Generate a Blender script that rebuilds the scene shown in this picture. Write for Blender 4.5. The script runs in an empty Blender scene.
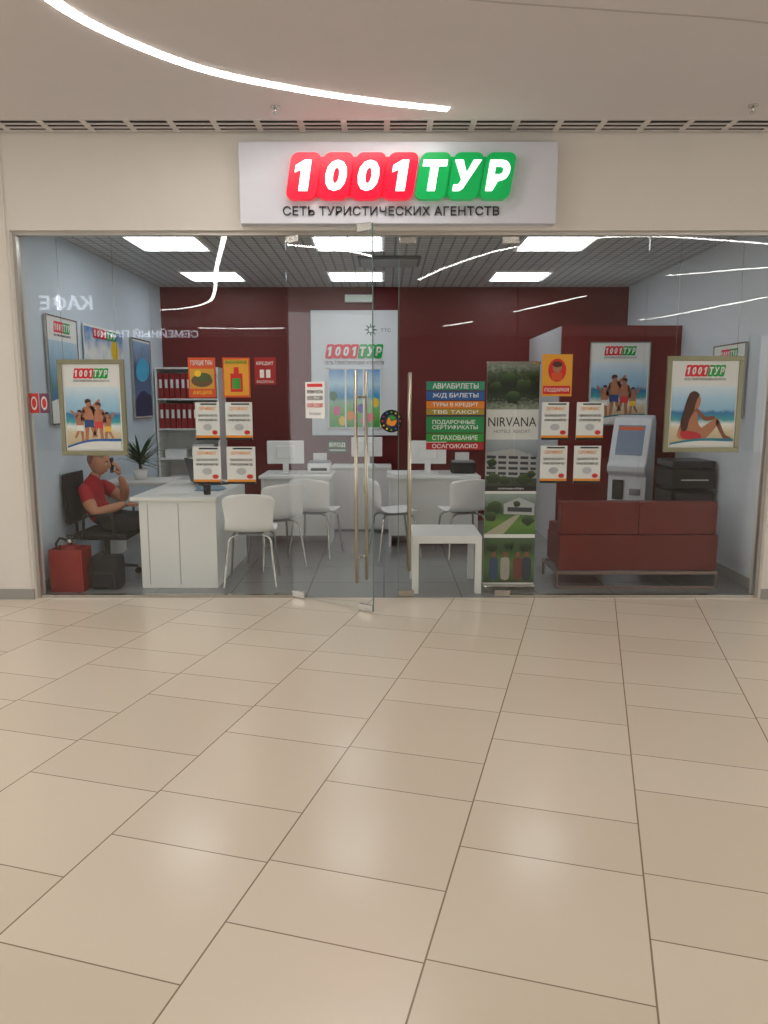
import bpy, bmesh, math, random
from mathutils import Vector, Matrix
random.seed(4)
sc = bpy.context.scene
try:
    sc.view_settings.view_transform = 'Standard'
except Exception:
    pass
D = bpy.data
COL = sc.collection
rad = math.radians

def lin(c):
    out = []
    for v in c:
        v = v/255.0
        out.append(v/12.92 if v <= .04045 else ((v+.055)/1.055)**2.4)
    return tuple(out)+(1.0,)

MATS = {}
def mat(name, c, rough=.5, metal=0., emis=None, es=0., noise=0., spec=.5):
    if name in MATS: return MATS[name]
    m = D.materials.new(name); m.use_nodes = True
    nt = m.node_tree; b = nt.nodes['Principled BSDF']
    b.inputs['Base Color'].default_value = lin(c)
    b.inputs['Roughness'].default_value = rough
    b.inputs['Metallic'].default_value = metal
    b.inputs['Specular IOR Level'].default_value = spec
    if noise > 0:
        n = nt.nodes.new('ShaderNodeTexNoise'); n.inputs['Scale'].default_value = 6
        g = nt.nodes.new('ShaderNodeNewGeometry')
        nt.links.new(g.outputs['Position'], n.inputs['Vector'])
        mx = nt.nodes.new('ShaderNodeMix'); mx.data_type = 'RGBA'
        k = lin(c)
        mx.inputs[6].default_value = tuple(x*(1-noise) for x in k[:3])+(1,)
        mx.inputs[7].default_value = tuple(min(1, x*(1+noise)) for x in k[:3])+(1,)
        nt.links.new(n.outputs['Fac'], mx.inputs[0])
        nt.links.new(mx.outputs[2], b.inputs['Base Color'])
    if emis:
        b.inputs['Emission Color'].default_value = lin(emis)
        b.inputs['Emission Strength'].default_value = es
    MATS[name] = m
    return m

def ramp_mat(name, stops, axis='Z', nscale=8, namt=.15, constant=False, rough=.45, emis=0):
    """procedural printed picture: colour bands along one axis broken up by noise"""
    if name in MATS: return MATS[name]
    m = D.materials.new(name); m.use_nodes = True
    nt = m.node_tree; L = nt.links; b = nt.nodes['Principled BSDF']
    b.inputs['Roughness'].default_value = rough
    tc = nt.nodes.new('ShaderNodeTexCoord'); sp = nt.nodes.new('ShaderNodeSeparateXYZ')
    L.new(tc.outputs['Generated'], sp.inputs[0])
    n = nt.nodes.new('ShaderNodeTexNoise'); n.inputs['Scale'].default_value = nscale; n.inputs['Detail'].default_value = 6
    n.inputs['Roughness'].default_value = .65
    L.new(tc.outputs['Generated'], n.inputs['Vector'])
    s = nt.nodes.new('ShaderNodeMath'); s.operation = 'MULTIPLY_ADD'
    s.inputs[1].default_value = namt*2; s.inputs[2].default_value = -namt
    L.new(n.outputs['Fac'], s.inputs[0])
    a = nt.nodes.new('ShaderNodeMath'); a.operation = 'ADD'
    L.new(sp.outputs[axis], a.inputs[0]); L.new(s.outputs[0], a.inputs[1])
    r = nt.nodes.new('ShaderNodeValToRGB')
    if constant: r.color_ramp.interpolation = 'CONSTANT'
    e = r.color_ramp.elements
    e[0].position, e[0].color = stops[0][0], lin(stops[0][1])
    e[1].position, e[1].color = stops[-1][0], lin(stops[-1][1])
    for p, c in stops[1:-1]:
        x = e.new(p); x.color = lin(c)
    L.new(a.outputs[0], r.inputs[0]); L.new(r.outputs[0], b.inputs['Base Color'])
    if emis:
        L.new(r.outputs[0], b.inputs['Emission Color']); b.inputs['Emission Strength'].default_value = emis
    MATS[name] = m
    return m

# ---------------------------------------------------------------- builders
def grp(name, loc=(0, 0, 0), rz=0.):
    e = D.objects.new(name, None); e.empty_display_size = .1
    e.location = loc; e.rotation_euler = (0, 0, rad(rz)); COL.objects.link(e)
    return e

def addmesh(g, name, verts, faces, m, bevel=0., smooth=False, seg=2):
    me = D.meshes.new(name); me.from_pydata([tuple(v) for v in verts], [], faces)
    bm = bmesh.new(); bm.from_mesh(me); bmesh.ops.recalc_face_normals(bm, faces=bm.faces); bm.to_mesh(me); bm.free()
    if m: me.materials.append(m)
    if smooth:
        for p in me.polygons: p.use_smooth = True
    o = D.objects.new(name, me); COL.objects.link(o)
    if g: o.parent = g
    if bevel:
        b = o.modifiers.new('bevel', 'BEVEL'); b.width = bevel; b.segments = seg; b.limit_method = 'ANGLE'
    return o

def boxdata(b):
    x0, x1, y0, y1, z0, z1 = b
    v = [(x0,y0,z0),(x1,y0,z0),(x1,y1,z0),(x0,y1,z0),(x0,y0,z1),(x1,y0,z1),(x1,y1,z1),(x0,y1,z1)]
    f = [(0,3,2,1),(4,5,6,7),(0,1,5,4),(1,2,6,5),(2,3,7,6),(3,0,4,7)]
    return v, f
def box(g, name, b, m, bevel=0., seg=2):
    v, f = boxdata(b); return addmesh(g, name, v, f, m, bevel, seg=seg)
def boxes(g, name, bl, m, bevel=0.):
    V, F = [], []
    for b in bl:
        v, f = boxdata(b); o = len(V); V += v; F += [tuple(i+o for i in q) for q in f]
    return addmesh(g, name, V, F, m, bevel)

def cyl(g, name, p0, p1, r, m, r2=None, n=20, bevel=0):
    p0, p1 = Vector(p0), Vector(p1); r2 = r if r2 is None else r2
    q = (p1-p0).to_track_quat('Z', 'Y'); V = []; F = []
    for i in range(n):
        a = 2*math.pi*i/n; d = q @ Vector((math.cos(a), math.sin(a), 0))
        V += [p0+d*r, p1+d*r2]
    for i in range(n):
        j = (i+1) % n; F.append((2*i, 2*j, 2*j+1, 2*i+1))
    F.append(tuple(2*i for i in range(n))); F.append(tuple(2*i+1 for i in range(n)))
    o = addmesh(g, name, V, F, m, bevel)
    for p in o.data.polygons:
        if len(p.vertices) == 4: p.use_smooth = True
    return o

def tube(g, name, pts, r, m, cyclic=False):
    cu = D.curves.new(name, 'CURVE'); cu.dimensions = '3D'; cu.bevel_depth = r; cu.bevel_resolution = 3; cu.use_fill_caps = True
    s = cu.splines.new('POLY'); s.points.add(len(pts)-1)
    for i, p in enumerate(pts): s.points[i].co = (*p, 1)
    s.use_cyclic_u = cyclic
    cu.materials.append(m)
    o = D.objects.new(name, cu); COL.objects.link(o); o.parent = g
    return o

def prism(g, name, prof, x0, x1, m, bevel=0.):
    n = len(prof); V = [(x0, y, z) for y, z in prof]+[(x1, y, z) for y, z in prof]
    F = [tuple(range(n)), tuple(range(n, 2*n))]+[(i, (i+1) % n, n+(i+1) % n, n+i) for i in range(n)]
    return addmesh(g, name, V, F, m, bevel)

def flat(g, name, poly, y, m, d=.002):
    """extruded flat XZ polygon (poly = (x,z) list), front face at y-d"""
    n = len(poly); V = [(x, y, z) for x, z in poly]+[(x, y-d, z) for x, z in poly]
    F = [tuple(range(n)), tuple(range(n, 2*n))]+[(i, (i+1) % n, n+(i+1) % n, n+i) for i in range(n)]
    return addmesh(g, name, V, F, m)
def ell(cx, cz, rx, rz, n=16):
    return [(cx+rx*math.cos(2*math.pi*i/n), cz+rz*math.sin(2*math.pi*i/n)) for i in range(n)]
def smo(P, n=4):
    """closed Catmull-Rom smoothing of a 2-D outline"""
    out = []; N = len(P)
    for i in range(N):
        a, b, c, d = (Vector(P[(i+k) % N]) for k in (-1, 0, 1, 2))
        for k in range(n):
            t = k/n; q = .5*((2*b)+(c-a)*t+(2*a-5*b+4*c-d)*t*t+(3*b-a-3*c+d)*t**3); out.append((q.x, q.y))
    return out
def rrect(x0, x1, z0, z1, r, sh=0., n=5):
    P = []
    for cx, cz, a0 in ((x1-r, z1-r, 0), (x0+r, z1-r, 90), (x0+r, z0+r, 180), (x1-r, z0+r, 270)):
        for i in range(n+1):
            a = rad(a0+90*i/n); P.append((cx+r*math.cos(a), cz+r*math.sin(a)))
    return [(x+sh*(z-z0), z) for x, z in P]

def text(g, name, s, x0, x1, z0, z1, y, m, d=.002, bold=0., sh=0.):
    cu = D.curves.new('tmp', 'FONT'); cu.body = s; cu.size = 1; cu.extrude = .05; cu.offset = bold; cu.resolution_u = 3
    o = D.objects.new('tmp', cu); COL.objects.link(o); bpy.context.view_layer.update()
    me = D.meshes.new_from_object(o.evaluated_get(bpy.context.evaluated_depsgraph_get()))
    D.objects.remove(o); D.curves.remove(cu)
    if not len(me.vertices): return None
    xs = [v.co.x for v in me.vertices]; ys = [v.co.y for v in me.vertices]
    a, b, c, e = min(xs), max(xs), min(ys), max(ys)
    for v in me.vertices:
        z = z0+(v.co.y-c)/max(1e-6, e-c)*(z1-z0)
        x = x0+(v.co.x-a)/max(1e-6, b-a)*(x1-x0)+sh*(z-z0)
        yy = y-(v.co.z+.05)/.1*d
        v.co = (x, yy, z)
    me.materials.clear(); me.materials.append(m); me.name = name
    q = D.objects.new(name, me); COL.objects.link(q); q.parent = g
    return q

def sphere(g, name, c, r, m, sub=3, rot=None):
    bm = bmesh.new(); bmesh.ops.create_icosphere(bm, subdivisions=sub, radius=1)
    me = D.meshes.new(name); bm.to_mesh(me); bm.free()
    R = rot or Matrix.Identity(3)
    for v in me.vertices: v.co = R @ Vector((v.co.x*r[0], v.co.y*r[1], v.co.z*r[2]))+Vector(c)
    for p in me.polygons: p.use_smooth = True
    me.materials.append(m)
    o = D.objects.new(name, me); COL.objects.link(o); o.parent = g
    return o

# ---------------------------------------------------------------- palette
M_wall = mat('mall_wall_paint', (214, 208, 198), .6, noise=.02)
M_ceil = mat('mall_ceiling_paint', (210, 204, 203), .8, noise=.02)
M_dark = mat('black_plastic', (22, 22, 24), .4)
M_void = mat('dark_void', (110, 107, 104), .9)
M_white = mat('white_laminate', (234, 234, 230), .4)
M_whitep = mat('white_plastic', (240, 240, 238), .3)
M_chrome = mat('brushed_steel', (190, 188, 182), .25, 1.)
M_bronze = mat('satin_brass_steel', (196, 186, 166), .3, 1.)
M_red = mat('logo_red', (226, 18, 48), .4)
M_green = mat('logo_green', (0, 165, 72), .4)
M_paper = mat('paper_white', (235, 235, 232), .6)
M_ink = mat('ink_black', (25, 25, 28), .6)
M_redwall = mat('red_wall_paint', (104, 18, 18), .5, noise=.05)
M_bluewall = mat('pale_blue_wall', (206, 219, 229), .6, noise=.02)
M_skirt = mat('grey_skirting', (150, 146, 140), .4)
M_grey = mat('grey_plastic', (130, 132, 135), .4)

# floor tiles (rotated lay, 60x60 mixed with 30 cm strips, joints shifted per row)
def floor_mat():
    m = D.materials.new('mall_floor_tiles'); m.use_nodes = True
    nt = m.node_tree; L = nt.links; b = nt.nodes['Principled BSDF']
    g = nt.nodes.new('ShaderNodeNewGeometry'); sp = nt.nodes.new('ShaderNodeSeparateXYZ'); L.new(g.outputs['Position'], sp.inputs[0])
    def M(op, a, b_=None, c=None):
        n = nt.nodes.new('ShaderNodeMath'); n.operation = op
        for i, v in enumerate((a, b_, c)):
            if v is None: continue
            if isinstance(v, (int, float)): n.inputs[i].default_value = v
            else: L.new(v, n.inputs[i])
        return n.outputs[0]
    al = rad(15.7); X, Y = sp.outputs['X'], sp.outputs['Y']
    u = M('SUBTRACT', M('MULTIPLY', X, math.cos(al)), M('MULTIPLY', Y, math.sin(al)))
    v = M('ADD', M('MULTIPLY', X, math.sin(al)), M('MULTIPLY', Y, math.cos(al)))
    U = M('DIVIDE', M('ADD', u, .382), .592)
    col = M('FLOOR', U)
    fu = M('MULTIPLY', M('FRACT', U), .592)
    vv = M('ADD', M('ADD', v, -1.764+84), M('MULTIPLY', col, .29))
    V = M('DIVIDE', vv, .84); row = M('FLOOR', V); fv = M('MULTIPLY', M('FRACT', V), .84)
    j1 = M('LESS_THAN', fu, .0055)
    j2 = M('LESS_THAN', fv, .0045)
    j3 = M('LESS_THAN', M('ABSOLUTE', M('SUBTRACT', fv, .537)), .0023)
    j = M('MAXIMUM', j1, M('MAXIMUM', j2, j3))
    big = M('GREATER_THAN', fv, .537)
    cmb = nt.nodes.new('ShaderNodeCombineXYZ'); L.new(col, cmb.inputs[0]); L.new(row, cmb.inputs[1]); L.new(big, cmb.inputs[2])
    wn = nt.nodes.new('ShaderNodeTexWhiteNoise'); wn.noise_dimensions = '3D'; L.new(cmb.outputs[0], wn.inputs['Vector'])
    mx = nt.nodes.new('ShaderNodeMix'); mx.data_type = 'RGBA'
    mx.inputs[6].default_value = lin((213, 200, 180)); mx.inputs[7].default_value = lin((220, 208, 189)); L.new(wn.outputs['Value'], mx.inputs[0])
    m2 = nt.nodes.new('ShaderNodeMix'); m2.data_type = 'RGBA'; L.new(j, m2.inputs[0]); L.new(mx.outputs[2], m2.inputs[6]); m2.inputs[7].default_value = lin((140, 121, 99))
    L.new(m2.outputs[2], b.inputs['Base Color'])
    b.inputs['Roughness'].default_value = .2
    return m

def grid_mat(name, base, line, size, lw, rough, bump=0.):
    m = D.materials.new(name); m.use_nodes = True
    nt = m.node_tree; L = nt.links; b = nt.nodes['Principled BSDF']; b.inputs['Roughness'].default_value = rough
    g = nt.nodes.new('ShaderNodeNewGeometry')
    br = nt.nodes.new('ShaderNodeTexBrick'); br.offset = 0; br.squash = 1
    br.inputs['Scale'].default_value = 1; br.inputs['Mortar Size'].default_value = lw; br.inputs['Mortar Smooth'].default_value = 0
    br.inputs['Brick Width'].default_value = size; br.inputs['Row Height'].default_value = size
    br.inputs['Color1'].default_value = lin(base); br.inputs['Color2'].default_value = lin(tuple(x*.95 for x in base)); br.inputs['Mortar'].default_value = lin(line)
    L.new(g.outputs['Position'], br.inputs['Vector']); L.new(br.outputs['Color'], b.inputs['Base Color'])
    return m

def glass_mat():
    m = D.materials.new('clear_glass'); m.use_nodes = True
    nt = m.node_tree; nt.nodes.clear(); L = nt.links
    o = nt.nodes.new('ShaderNodeOutputMaterial'); mx = nt.nodes.new('ShaderNodeMixShader')
    t = nt.nodes.new('ShaderNodeBsdfTransparent'); t.inputs[0].default_value = (.975, .985, .98, 1)
    gl = nt.nodes.new('ShaderNodeBsdfGlossy'); gl.inputs['Roughness'].default_value = 0.0
    gl.inputs['Color'].default_value = (.72, .72, .72, 1)
    ge = nt.nodes.new('ShaderNodeNewGeometry')
    io = nt.nodes.new('ShaderNodeMath'); io.operation = 'MULTIPLY_ADD'; io.inputs[1].default_value = 1/1.45-1.45; io.inputs[2].default_value = 1.45
    L.new(ge.outputs['Backfacing'], io.inputs[0])
    f = nt.nodes.new('ShaderNodeFresnel'); L.new(io.outputs[0], f.inputs[0])
    L.new(f.outputs[0], mx.inputs[0]); L.new(t.outputs[0], mx.inputs[1]); L.new(gl.outputs[0], mx.inputs[2]); L.new(mx.outputs[0], o.inputs[0])
    return m
M_glass = glass_mat()

# ---------------------------------------------------------------- shell
YS, YB = 5.54, 9.2
XL, XR = -2.7, 2.95
HC, HI = 3.34, 2.845
MX = 11.0
YG = 5.23   # front edge of the ceiling grille
box(None, 'floor', (-MX, MX, -11, YS-.02, -.1, 0), floor_mat())
box(None, 'floor_shop', (XL-.1, XR+.1, YS-.02, YB+.1, -.1, 0), grid_mat('shop_floor_tiles', (142, 144, 144), (95, 96, 96), .6, .004, .22))
box(None, 'ceiling', (-MX, MX, -11, YG, HC, HC+.1), M_ceil)
box(None, 'wall_left_front', (-MX, -2.66, YS-.06, YS+.12, 0, HC+.1), M_wall)
box(None, 'wall_right_front', (2.87, MX, YS-.06, YS+.12, 0, HC+.1), M_wall)
box(None, 'wall_front_header', (-2.66, 2.87, YS-.06, YS+.12, 2.69, HC+.1), M_wall)
box(None, 'wall_mall_back', (-MX, MX, -11.1, -11, 0, HC), mat('mall_far_wall', (120, 110, 100), .6))
box(None, 'wall_left', (XL-.1, XL, YS+.12, YB, 0, 3.0), M_bluewall)
box(None, 'wall_right', (XR, XR+.1, YS+.12, YB, 0, 3.0), mat('pale_wall_right', (216, 222, 228), .6, noise=.02))
box(None, 'wall_back', (XL-.1, XR+.1, YB, YB+.1, 0, 3.0), M_redwall)
box(None, 'ceiling_shop', (XL-.1, XR+.1, YS+.12, YB, HI, HI+.1), grid_mat('open_cell_ceiling', (206, 208, 208), (138, 140, 142), .1, .009, .6))
boxes(None, 'baseboard_front_left', [(-MX, -2.66, YS-.075, YS-.06, 0, .08)], M_skirt)
boxes(None, 'baseboard_front_right', [(2.87, MX, YS-.075, YS-.06, 0, .08)], M_skirt)
box(None, 'baseboard_left', (XL, XL+.012, YS+.13, YB, 0, .08), M_skirt)
box(None, 'baseboard_right', (XR-.012, XR, YS+.13, 7.5, 0, .08), M_skirt)
boxes(None, 'trim_1', [(-2.66, -2.635, YS-.02, YS+.03, 0, 2.69), (2.845, 2.87, YS-.02, YS+.03, 0, 2.69), (-2.635, 2.845, YS-.02, YS+.03, 2.665, 2.69)], mat('trim_alu', (190, 186, 178), .35, .6))
boxes(None, 'trim_2', [(-2.635, -.70, YS-.015, YS+.025, 0, .02), (.97, 2.845, YS-.015, YS+.025, 0, .02)], M_chrome)
boxes(None, 'trim_3', [(-2.69, -2.68, YS-.068, YS-.06, .08, HC)], M_wall)

# storeroom block at rear right: white side, red front
g = grp('wall_storeroom', (0, 0, 0))
box(g, 'front_red', (1.77, XR, 7.5, 7.56, 0, 2.23), mat('storeroom_red', (112, 22, 20), .5, noise=.04))
box(g, 'side_white', (1.77, 1.83, 7.56, YB, 0, 2.23), mat('storeroom_side', (210, 210, 212), .5))
box(g, 'roof', (1.83, XR, 7.56, YB, 2.17, 2.23), M_white)

# ceiling grille strip: flat bars and cross ribs below a dark plenum
g = grp('ceiling_grille', (0, 0, 0))
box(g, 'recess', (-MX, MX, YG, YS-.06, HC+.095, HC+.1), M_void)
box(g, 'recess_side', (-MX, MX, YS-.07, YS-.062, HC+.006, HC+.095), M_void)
M_slat = mat('grille_slat', (205, 200, 196), .5)
boxes(g, 'slats', [(-MX, MX, a, a+.022, HC-.003, HC+.002) for a in (YG-.004, YG+.072, YG+.14, YG+.2)], M_slat)
boxes(g, 'ribs', [(x*.29, x*.29+.04, YG, YS-.07, HC-.0025, HC+.001) for x in range(-37, 38)], M_slat)

# light strips in mall ceiling
M_strip = mat('light_strip', (255, 250, 240), .5, emis=(255, 252, 247), es=32)
def catmull(P, n=10):
    P = [Vector(p) for p in P]; out = []
    Q = [P[0]*2-P[1]]+P+[P[-1]*2-P[-2]]
    for i in range(1, len(Q)-2):
        a, b, c, d = Q[i-1], Q[i], Q[i+1], Q[i+2]
        for k in range(n):
            t = k/n
            out.append(.5*((2*b)+(c-a)*t+(2*a-5*b+4*c-d)*t*t+(3*b-a-3*c+d)*t**3))
    out.append(P[-1]); return out
def ribbon(g, name, pts, w, m, z0, z1):
    C = catmull(pts); V = []; F = []
    for i, p in enumerate(C):
        t = (C[min(i+1, len(C)-1)]-C[max(i-1, 0)]).normalized(); n = Vector((-t.y, t.x))
        for s in (-1, 1):
            q = p+n*s*w/2
            V.append((q.x, q.y, z0)); V.append((q.x, q.y, z1))
    for i in range(len(C)-1):
        a = 4*i; b = 4*(i+1)
        F += [(a, a+2, b+2, b), (a+1, b+1, b+3, a+3), (a, b, b+1, a+1), (a+2, a+3, b+3, b+2)]
    return addmesh(g, name, V, F, m)
def strip(pts, w=.045):
    ribbon(grp('ceiling_light_strip'), 'diffuser', pts, w, M_strip, HC-.004, HC+.004)
strip([(.41, 5.06), (-.025, 4.94), (-.504, 4.76), (-1.03, 4.47), (-1.42, 4.02), (-1.58, 3.6), (-1.62, 3.07), (-1.95, 1.8), (-2.4, .1), (-2.9, -2.0), (-3.3, -3.3), (-3.9, -4.2), (-4.6, -4.65)], .06)
strip([(.526, -.77), (.9, .4), (1.437, 1.53), (2.0, 2.0), (2.676, 2.3), (3.4, 2.25), (4.6, 1.9)])
strip([(-5.2, -8.4), (-3.8, -8.6), (-2.6, -8.5)], .08)
strip([(1.5, -8.0), (2.1, -6.9)], .055)
strip([(2.75, -4.9), (3.1, -3.9), (3.6, -2.5)], .05)
strip([(4.2, -.35), (4.5, -.2), (5.4, .35), (7, 1.0)])
strip([(5.9, -6.6), (6.3, -5.6), (6.9, -2.7)], .055)
strip([(-8, 1), (-6.5, 1.6), (-4.6, 3.6), (-4.3, 4.8)], .07)
ribbon(None, 'trim_ceiling_shade_line', [(.2, 3.70), (.5, 3.77), (1.1, 3.85), (1.9, 3.97), (3.2, 4.3)], .014, mat('joint_shadow', (182, 174, 172), .8), HC-.001, HC+.001)  # ceiling level change as a flat ribbon, its shadow line put into the colour

def sprinkler(x, y):
    g = grp('sprinkler_head', (x, y, HC))
    cyl(g, 'plate', (0, 0, 0), (0, 0, -.008), .03, M_chrome)
    cyl(g, 'stem', (0, 0, 0), (0, 0, -.04), .008, M_chrome)
    cyl(g, 'deflector', (0, 0, -.04), (0, 0, -.045), .018, M_chrome)
sprinkler(-.69, 5.02); sprinkler(2.33, 5.0)

# suspended signs over the concourse, facing the shop (they show mirrored in the glass)
M_sgn = mat('sign_letters_lit', (255, 255, 255), .4, emis=(235, 240, 255), es=6.0)
def hung_sign(name, s, x0, x1, y, z0, z1):
    g = grp(name, ((x0+x1)/2, y, 0), 180); w = (x1-x0)/2
    text(g, 'letters', s, -w, w, z0, z1, 0, M_sgn, .03, bold=.02)
    box(g, 'rail', (-w, w, 0, .03, z1, z1+.02), M_chrome)
    for a in (-.8, .8): cyl(g, 'rod', (a*w, .015, z1+.02), (a*w, .015, HC), .005, M_chrome)
hung_sign('hanging_cafe_sign', 'КАФЕ', -5.9, -5.0, -2.0, 3.02, 3.28)
hung_sign('hanging_park_sign', 'СЕМЕЙНЫЙ ПАРК', -6.9, -4.5, -7.3, 3.0, 3.22)

# ---------------------------------------------------------------- illuminated fascia sign
Mled_r = mat('sign_red_acrylic', (216, 6, 42), .3, emis=(235, 4, 48), es=.58)
Mled_g = mat('sign_green_acrylic', (0, 140, 68), .3, emis=(0, 165, 80), es=.42)
Mled_w = mat('sign_white_acrylic', (255, 255, 255), .3, emis=(255, 255, 255), es=1.3)
def logo(g, x0, x1, z0, z1, y, r, gr, w, d=.03, td=.01):
    n = 7; sh = .16; H = z1-z0; W = (x1-x0-sh*H)/n; gap = W*.035
    flat(g, 'red_ground', rrect(x0+W*.06, x0+4*W-gap, z0+W*.1, z1-W*.1, W*.1, sh), y, r, d*.55)
    flat(g, 'green_ground', rrect(x0+4*W+gap, x0+7*W-W*.06, z0+W*.1, z1-W*.1, W*.1, sh), y, gr, d*.55)
    for i, ch in enumerate('1001ТУР'):
        a = x0+i*W+gap; b = x0+(i+1)*W-gap
        flat(g, 'tile_%d' % (i+1), rrect(a, b, z0, z1, W*.22, sh), y, r if i < 4 else gr, d)
        q0, q1 = z0+H*.17, z1-H*.17; s0 = sh*H*.17
        def poly(P): return [(a+s0+(b-a)*px+sh*(q1-q0)*pz, q0+(q1-q0)*pz) for px, pz in P]
        if ch == '1':
            flat(g, 'glyph_%d' % (i+1), poly([(.40, 0), (.70, 0), (.70, 1), (.48, 1), (.20, .82), (.20, .60), (.40, .70)]), y-d, w, td)
        elif ch == 'Т':
            flat(g, 'glyph_%d' % (i+1), poly([(.37, 0), (.63, 0), (.63, .8), (.9, .8), (.9, 1), (.1, 1), (.1, .8), (.37, .8)]), y-d, w, td)
        elif ch == 'У':
            flat(g, 'glyph_%d' % (i+1), poly([(.14, 0), (.36, 0), (.47, .08), (.94, 1), (.68, 1), (.51, .58), (.34, 1), (.07, 1), (.38, .36), (.30, .2), (.14, .2)]), y-d, w, td)
        else:
            text(g, 'glyph_%d' % (i+1), ch, a+W*.14+s0, b-W*.13+s0, q0, q1, y-d, w, td, bold=.045, sh=sh)
g = grp('shop_fascia_sign', (0, YS-.06, 0))
box(g, 'panel', (-1.0, 1.195, -.09, 0, 2.715, 3.252), mat('sign_panel', (205, 206, 214), .35), .004)
logo(g, -.685, .915, 2.865, 3.168, -.09, Mled_r, Mled_g, Mled_w, .05, .012)
text(g, 'tagline', 'СЕТЬ ТУРИСТИЧЕСКИХ АГЕНТСТВ', -.70, .80, 2.768, 2.828, -.09, M_ink, .012, bold=.0)

# ---------------------------------------------------------------- glazing
def pane(name, x0, x1):
    g = grp(name, (0, YS, 0))
    box(g, 'glass', (x0+.003, x1-.003, -.005, .005, .02, 2.665), M_glass)
    return g
pane('window_1', -2.635, -1.70); pane('window_2', -1.70, -.705); pane('window_3', .975, 1.91); pane('window_4', 1.91, 2.845)
def door(name, loc, rz, w, hx, hz):
    g = grp(name, loc, rz)
    box(g, 'glass', (.004, w, -.005, .005, .012, 2.655), M_glass)
    for k, x in enumerate((.0, w-.12)):
        box(g, 'patch_fitting_%d' % k, (x, x+.12, -.012, .012, .005, .055), M_chrome, .003)
        box(g, 'patch_fitting_top_%d' % k, (x, x+.12, -.012, .012, 2.61, 2.66), M_chrome, .003)
    box(g, 'edge_seal', (w, w+.004, -.005, .005, .012, 2.655), mat('glass_edge', (95, 120, 110), .2))
    for k, s in enumerate((-1, 1)):
        cyl(g, 'handle_%d' % k, (hx, s*.06, hz[0]), (hx, s*.06, hz[1]), .012, M_bronze)
        for q in (.12, .88):
            z = hz[0]+(hz[1]-hz[0])*q
            cyl(g, 'handle_post', (hx, s*.005, z), (hx, s*.06, z), .008, M_bronze)
    return g
door('door_1', (-.70, YS, 0), -35, .76, .66, (.22, 1.70))
door('door_2', (.97, YS, 0), 180, .86, .78, (.22, 1.70))

# ---------------------------------------------------------------- interior ceiling fixtures
M_panel = mat('led_panel', (255, 255, 255), .5, emis=(246, 250, 255), es=6.0)
for x in (-1.86, -.30, 1.48):
    for y in (6.66, 8.38):
        g = grp('ceiling_light_panel', (x, y, HI))
        for k in range(4):
            box(g, 'tube_cell_%d' % k, (-.28+k*.142, -.28+k*.142+.125, -.28, .28, -.012, -.002), M_panel, .004)
        boxes(g, 'frame', [(-.31, .31, -.31, -.295, -.016, 0), (-.31, .31, .295, .31, -.016, 0), (-.31, -.295, -.295, .295, -.016, 0), (.295, .31, -.295, .295, -.016, 0)], M_whitep)
g = grp('ceiling_air_vent', (.05, 7.45, HI))
box(g, 'body', (-.3, .3, -.22, .22, -.03, 0), mat('vent_grey', (105, 108, 112), .5), .01)
boxes(g, 'louvres', [(-.27, .27, -.19+i*.05, -.165+i*.05, -.04, -.03) for i in range(8)], mat('vent_louvre', (170, 172, 174), .4))
g = grp('exit_sign_lamp', (-.3, YB-.04, 2.70))
box(g, 'housing', (-.17, .17, -.03, .04, -.04, .05), M_whitep, .01)
box(g, 'lens', (-.15, .15, -.036, -.03, -.025, .035), mat('exit_lens', (200, 220, 205), .3))

# ---------------------------------------------------------------- printed art
M_beach = ramp_mat('print_beach', [(0, (205, 180, 140)), (.26, (222, 205, 170)), (.36, (240, 244, 242)), (.44, (60, 165, 175)), (.56, (40, 120, 175)), (.6, (150, 195, 225)), (.78, (175, 212, 235)), (1, (228, 238, 245))], namt=.08, nscale=5)
M_skin = mat('skin', (196, 138, 108), .5)
M_skinp = mat('print_skin', (186, 122, 90), .6)
M_skind = mat('print_skin_shade', (140, 82, 60), .6)
M_hairp = mat('print_hair', (78, 36, 26), .6)
M_olive = mat('frame_olive_alu', (150, 146, 118), .35, .5)
C = lambda n, c: mat('print_'+n, c, .5)
orange, yellow, pred, blue, pgrn, lgrey, brown = C('orange', (240, 150, 30)), C('yellow', (245, 205, 40)), C('bred', (215, 35, 35)), C('blue', (25, 95, 175)), C('grn', (60, 160, 60)), C('lgrey', (190, 192, 195)), C('brown', (110, 80, 55))
def swoosh(g, W, b, H, z0, z1, m, y=-.0055, amp=.06, th=None):
    P = []
    n = 14
    for i in range(n+1):
        t = i/n; P.append((-W+2*W*t, b+H*(z0+(z1-z0)*t+amp*math.sin(t*math.pi*1.3))))
    if th is None: P += [(W, b), (-W, b)]
    else: P += [(x, z-th*H) for x, z in reversed(P)]
    flat(g, 'swoosh', P, y, m, .0008)
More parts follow.
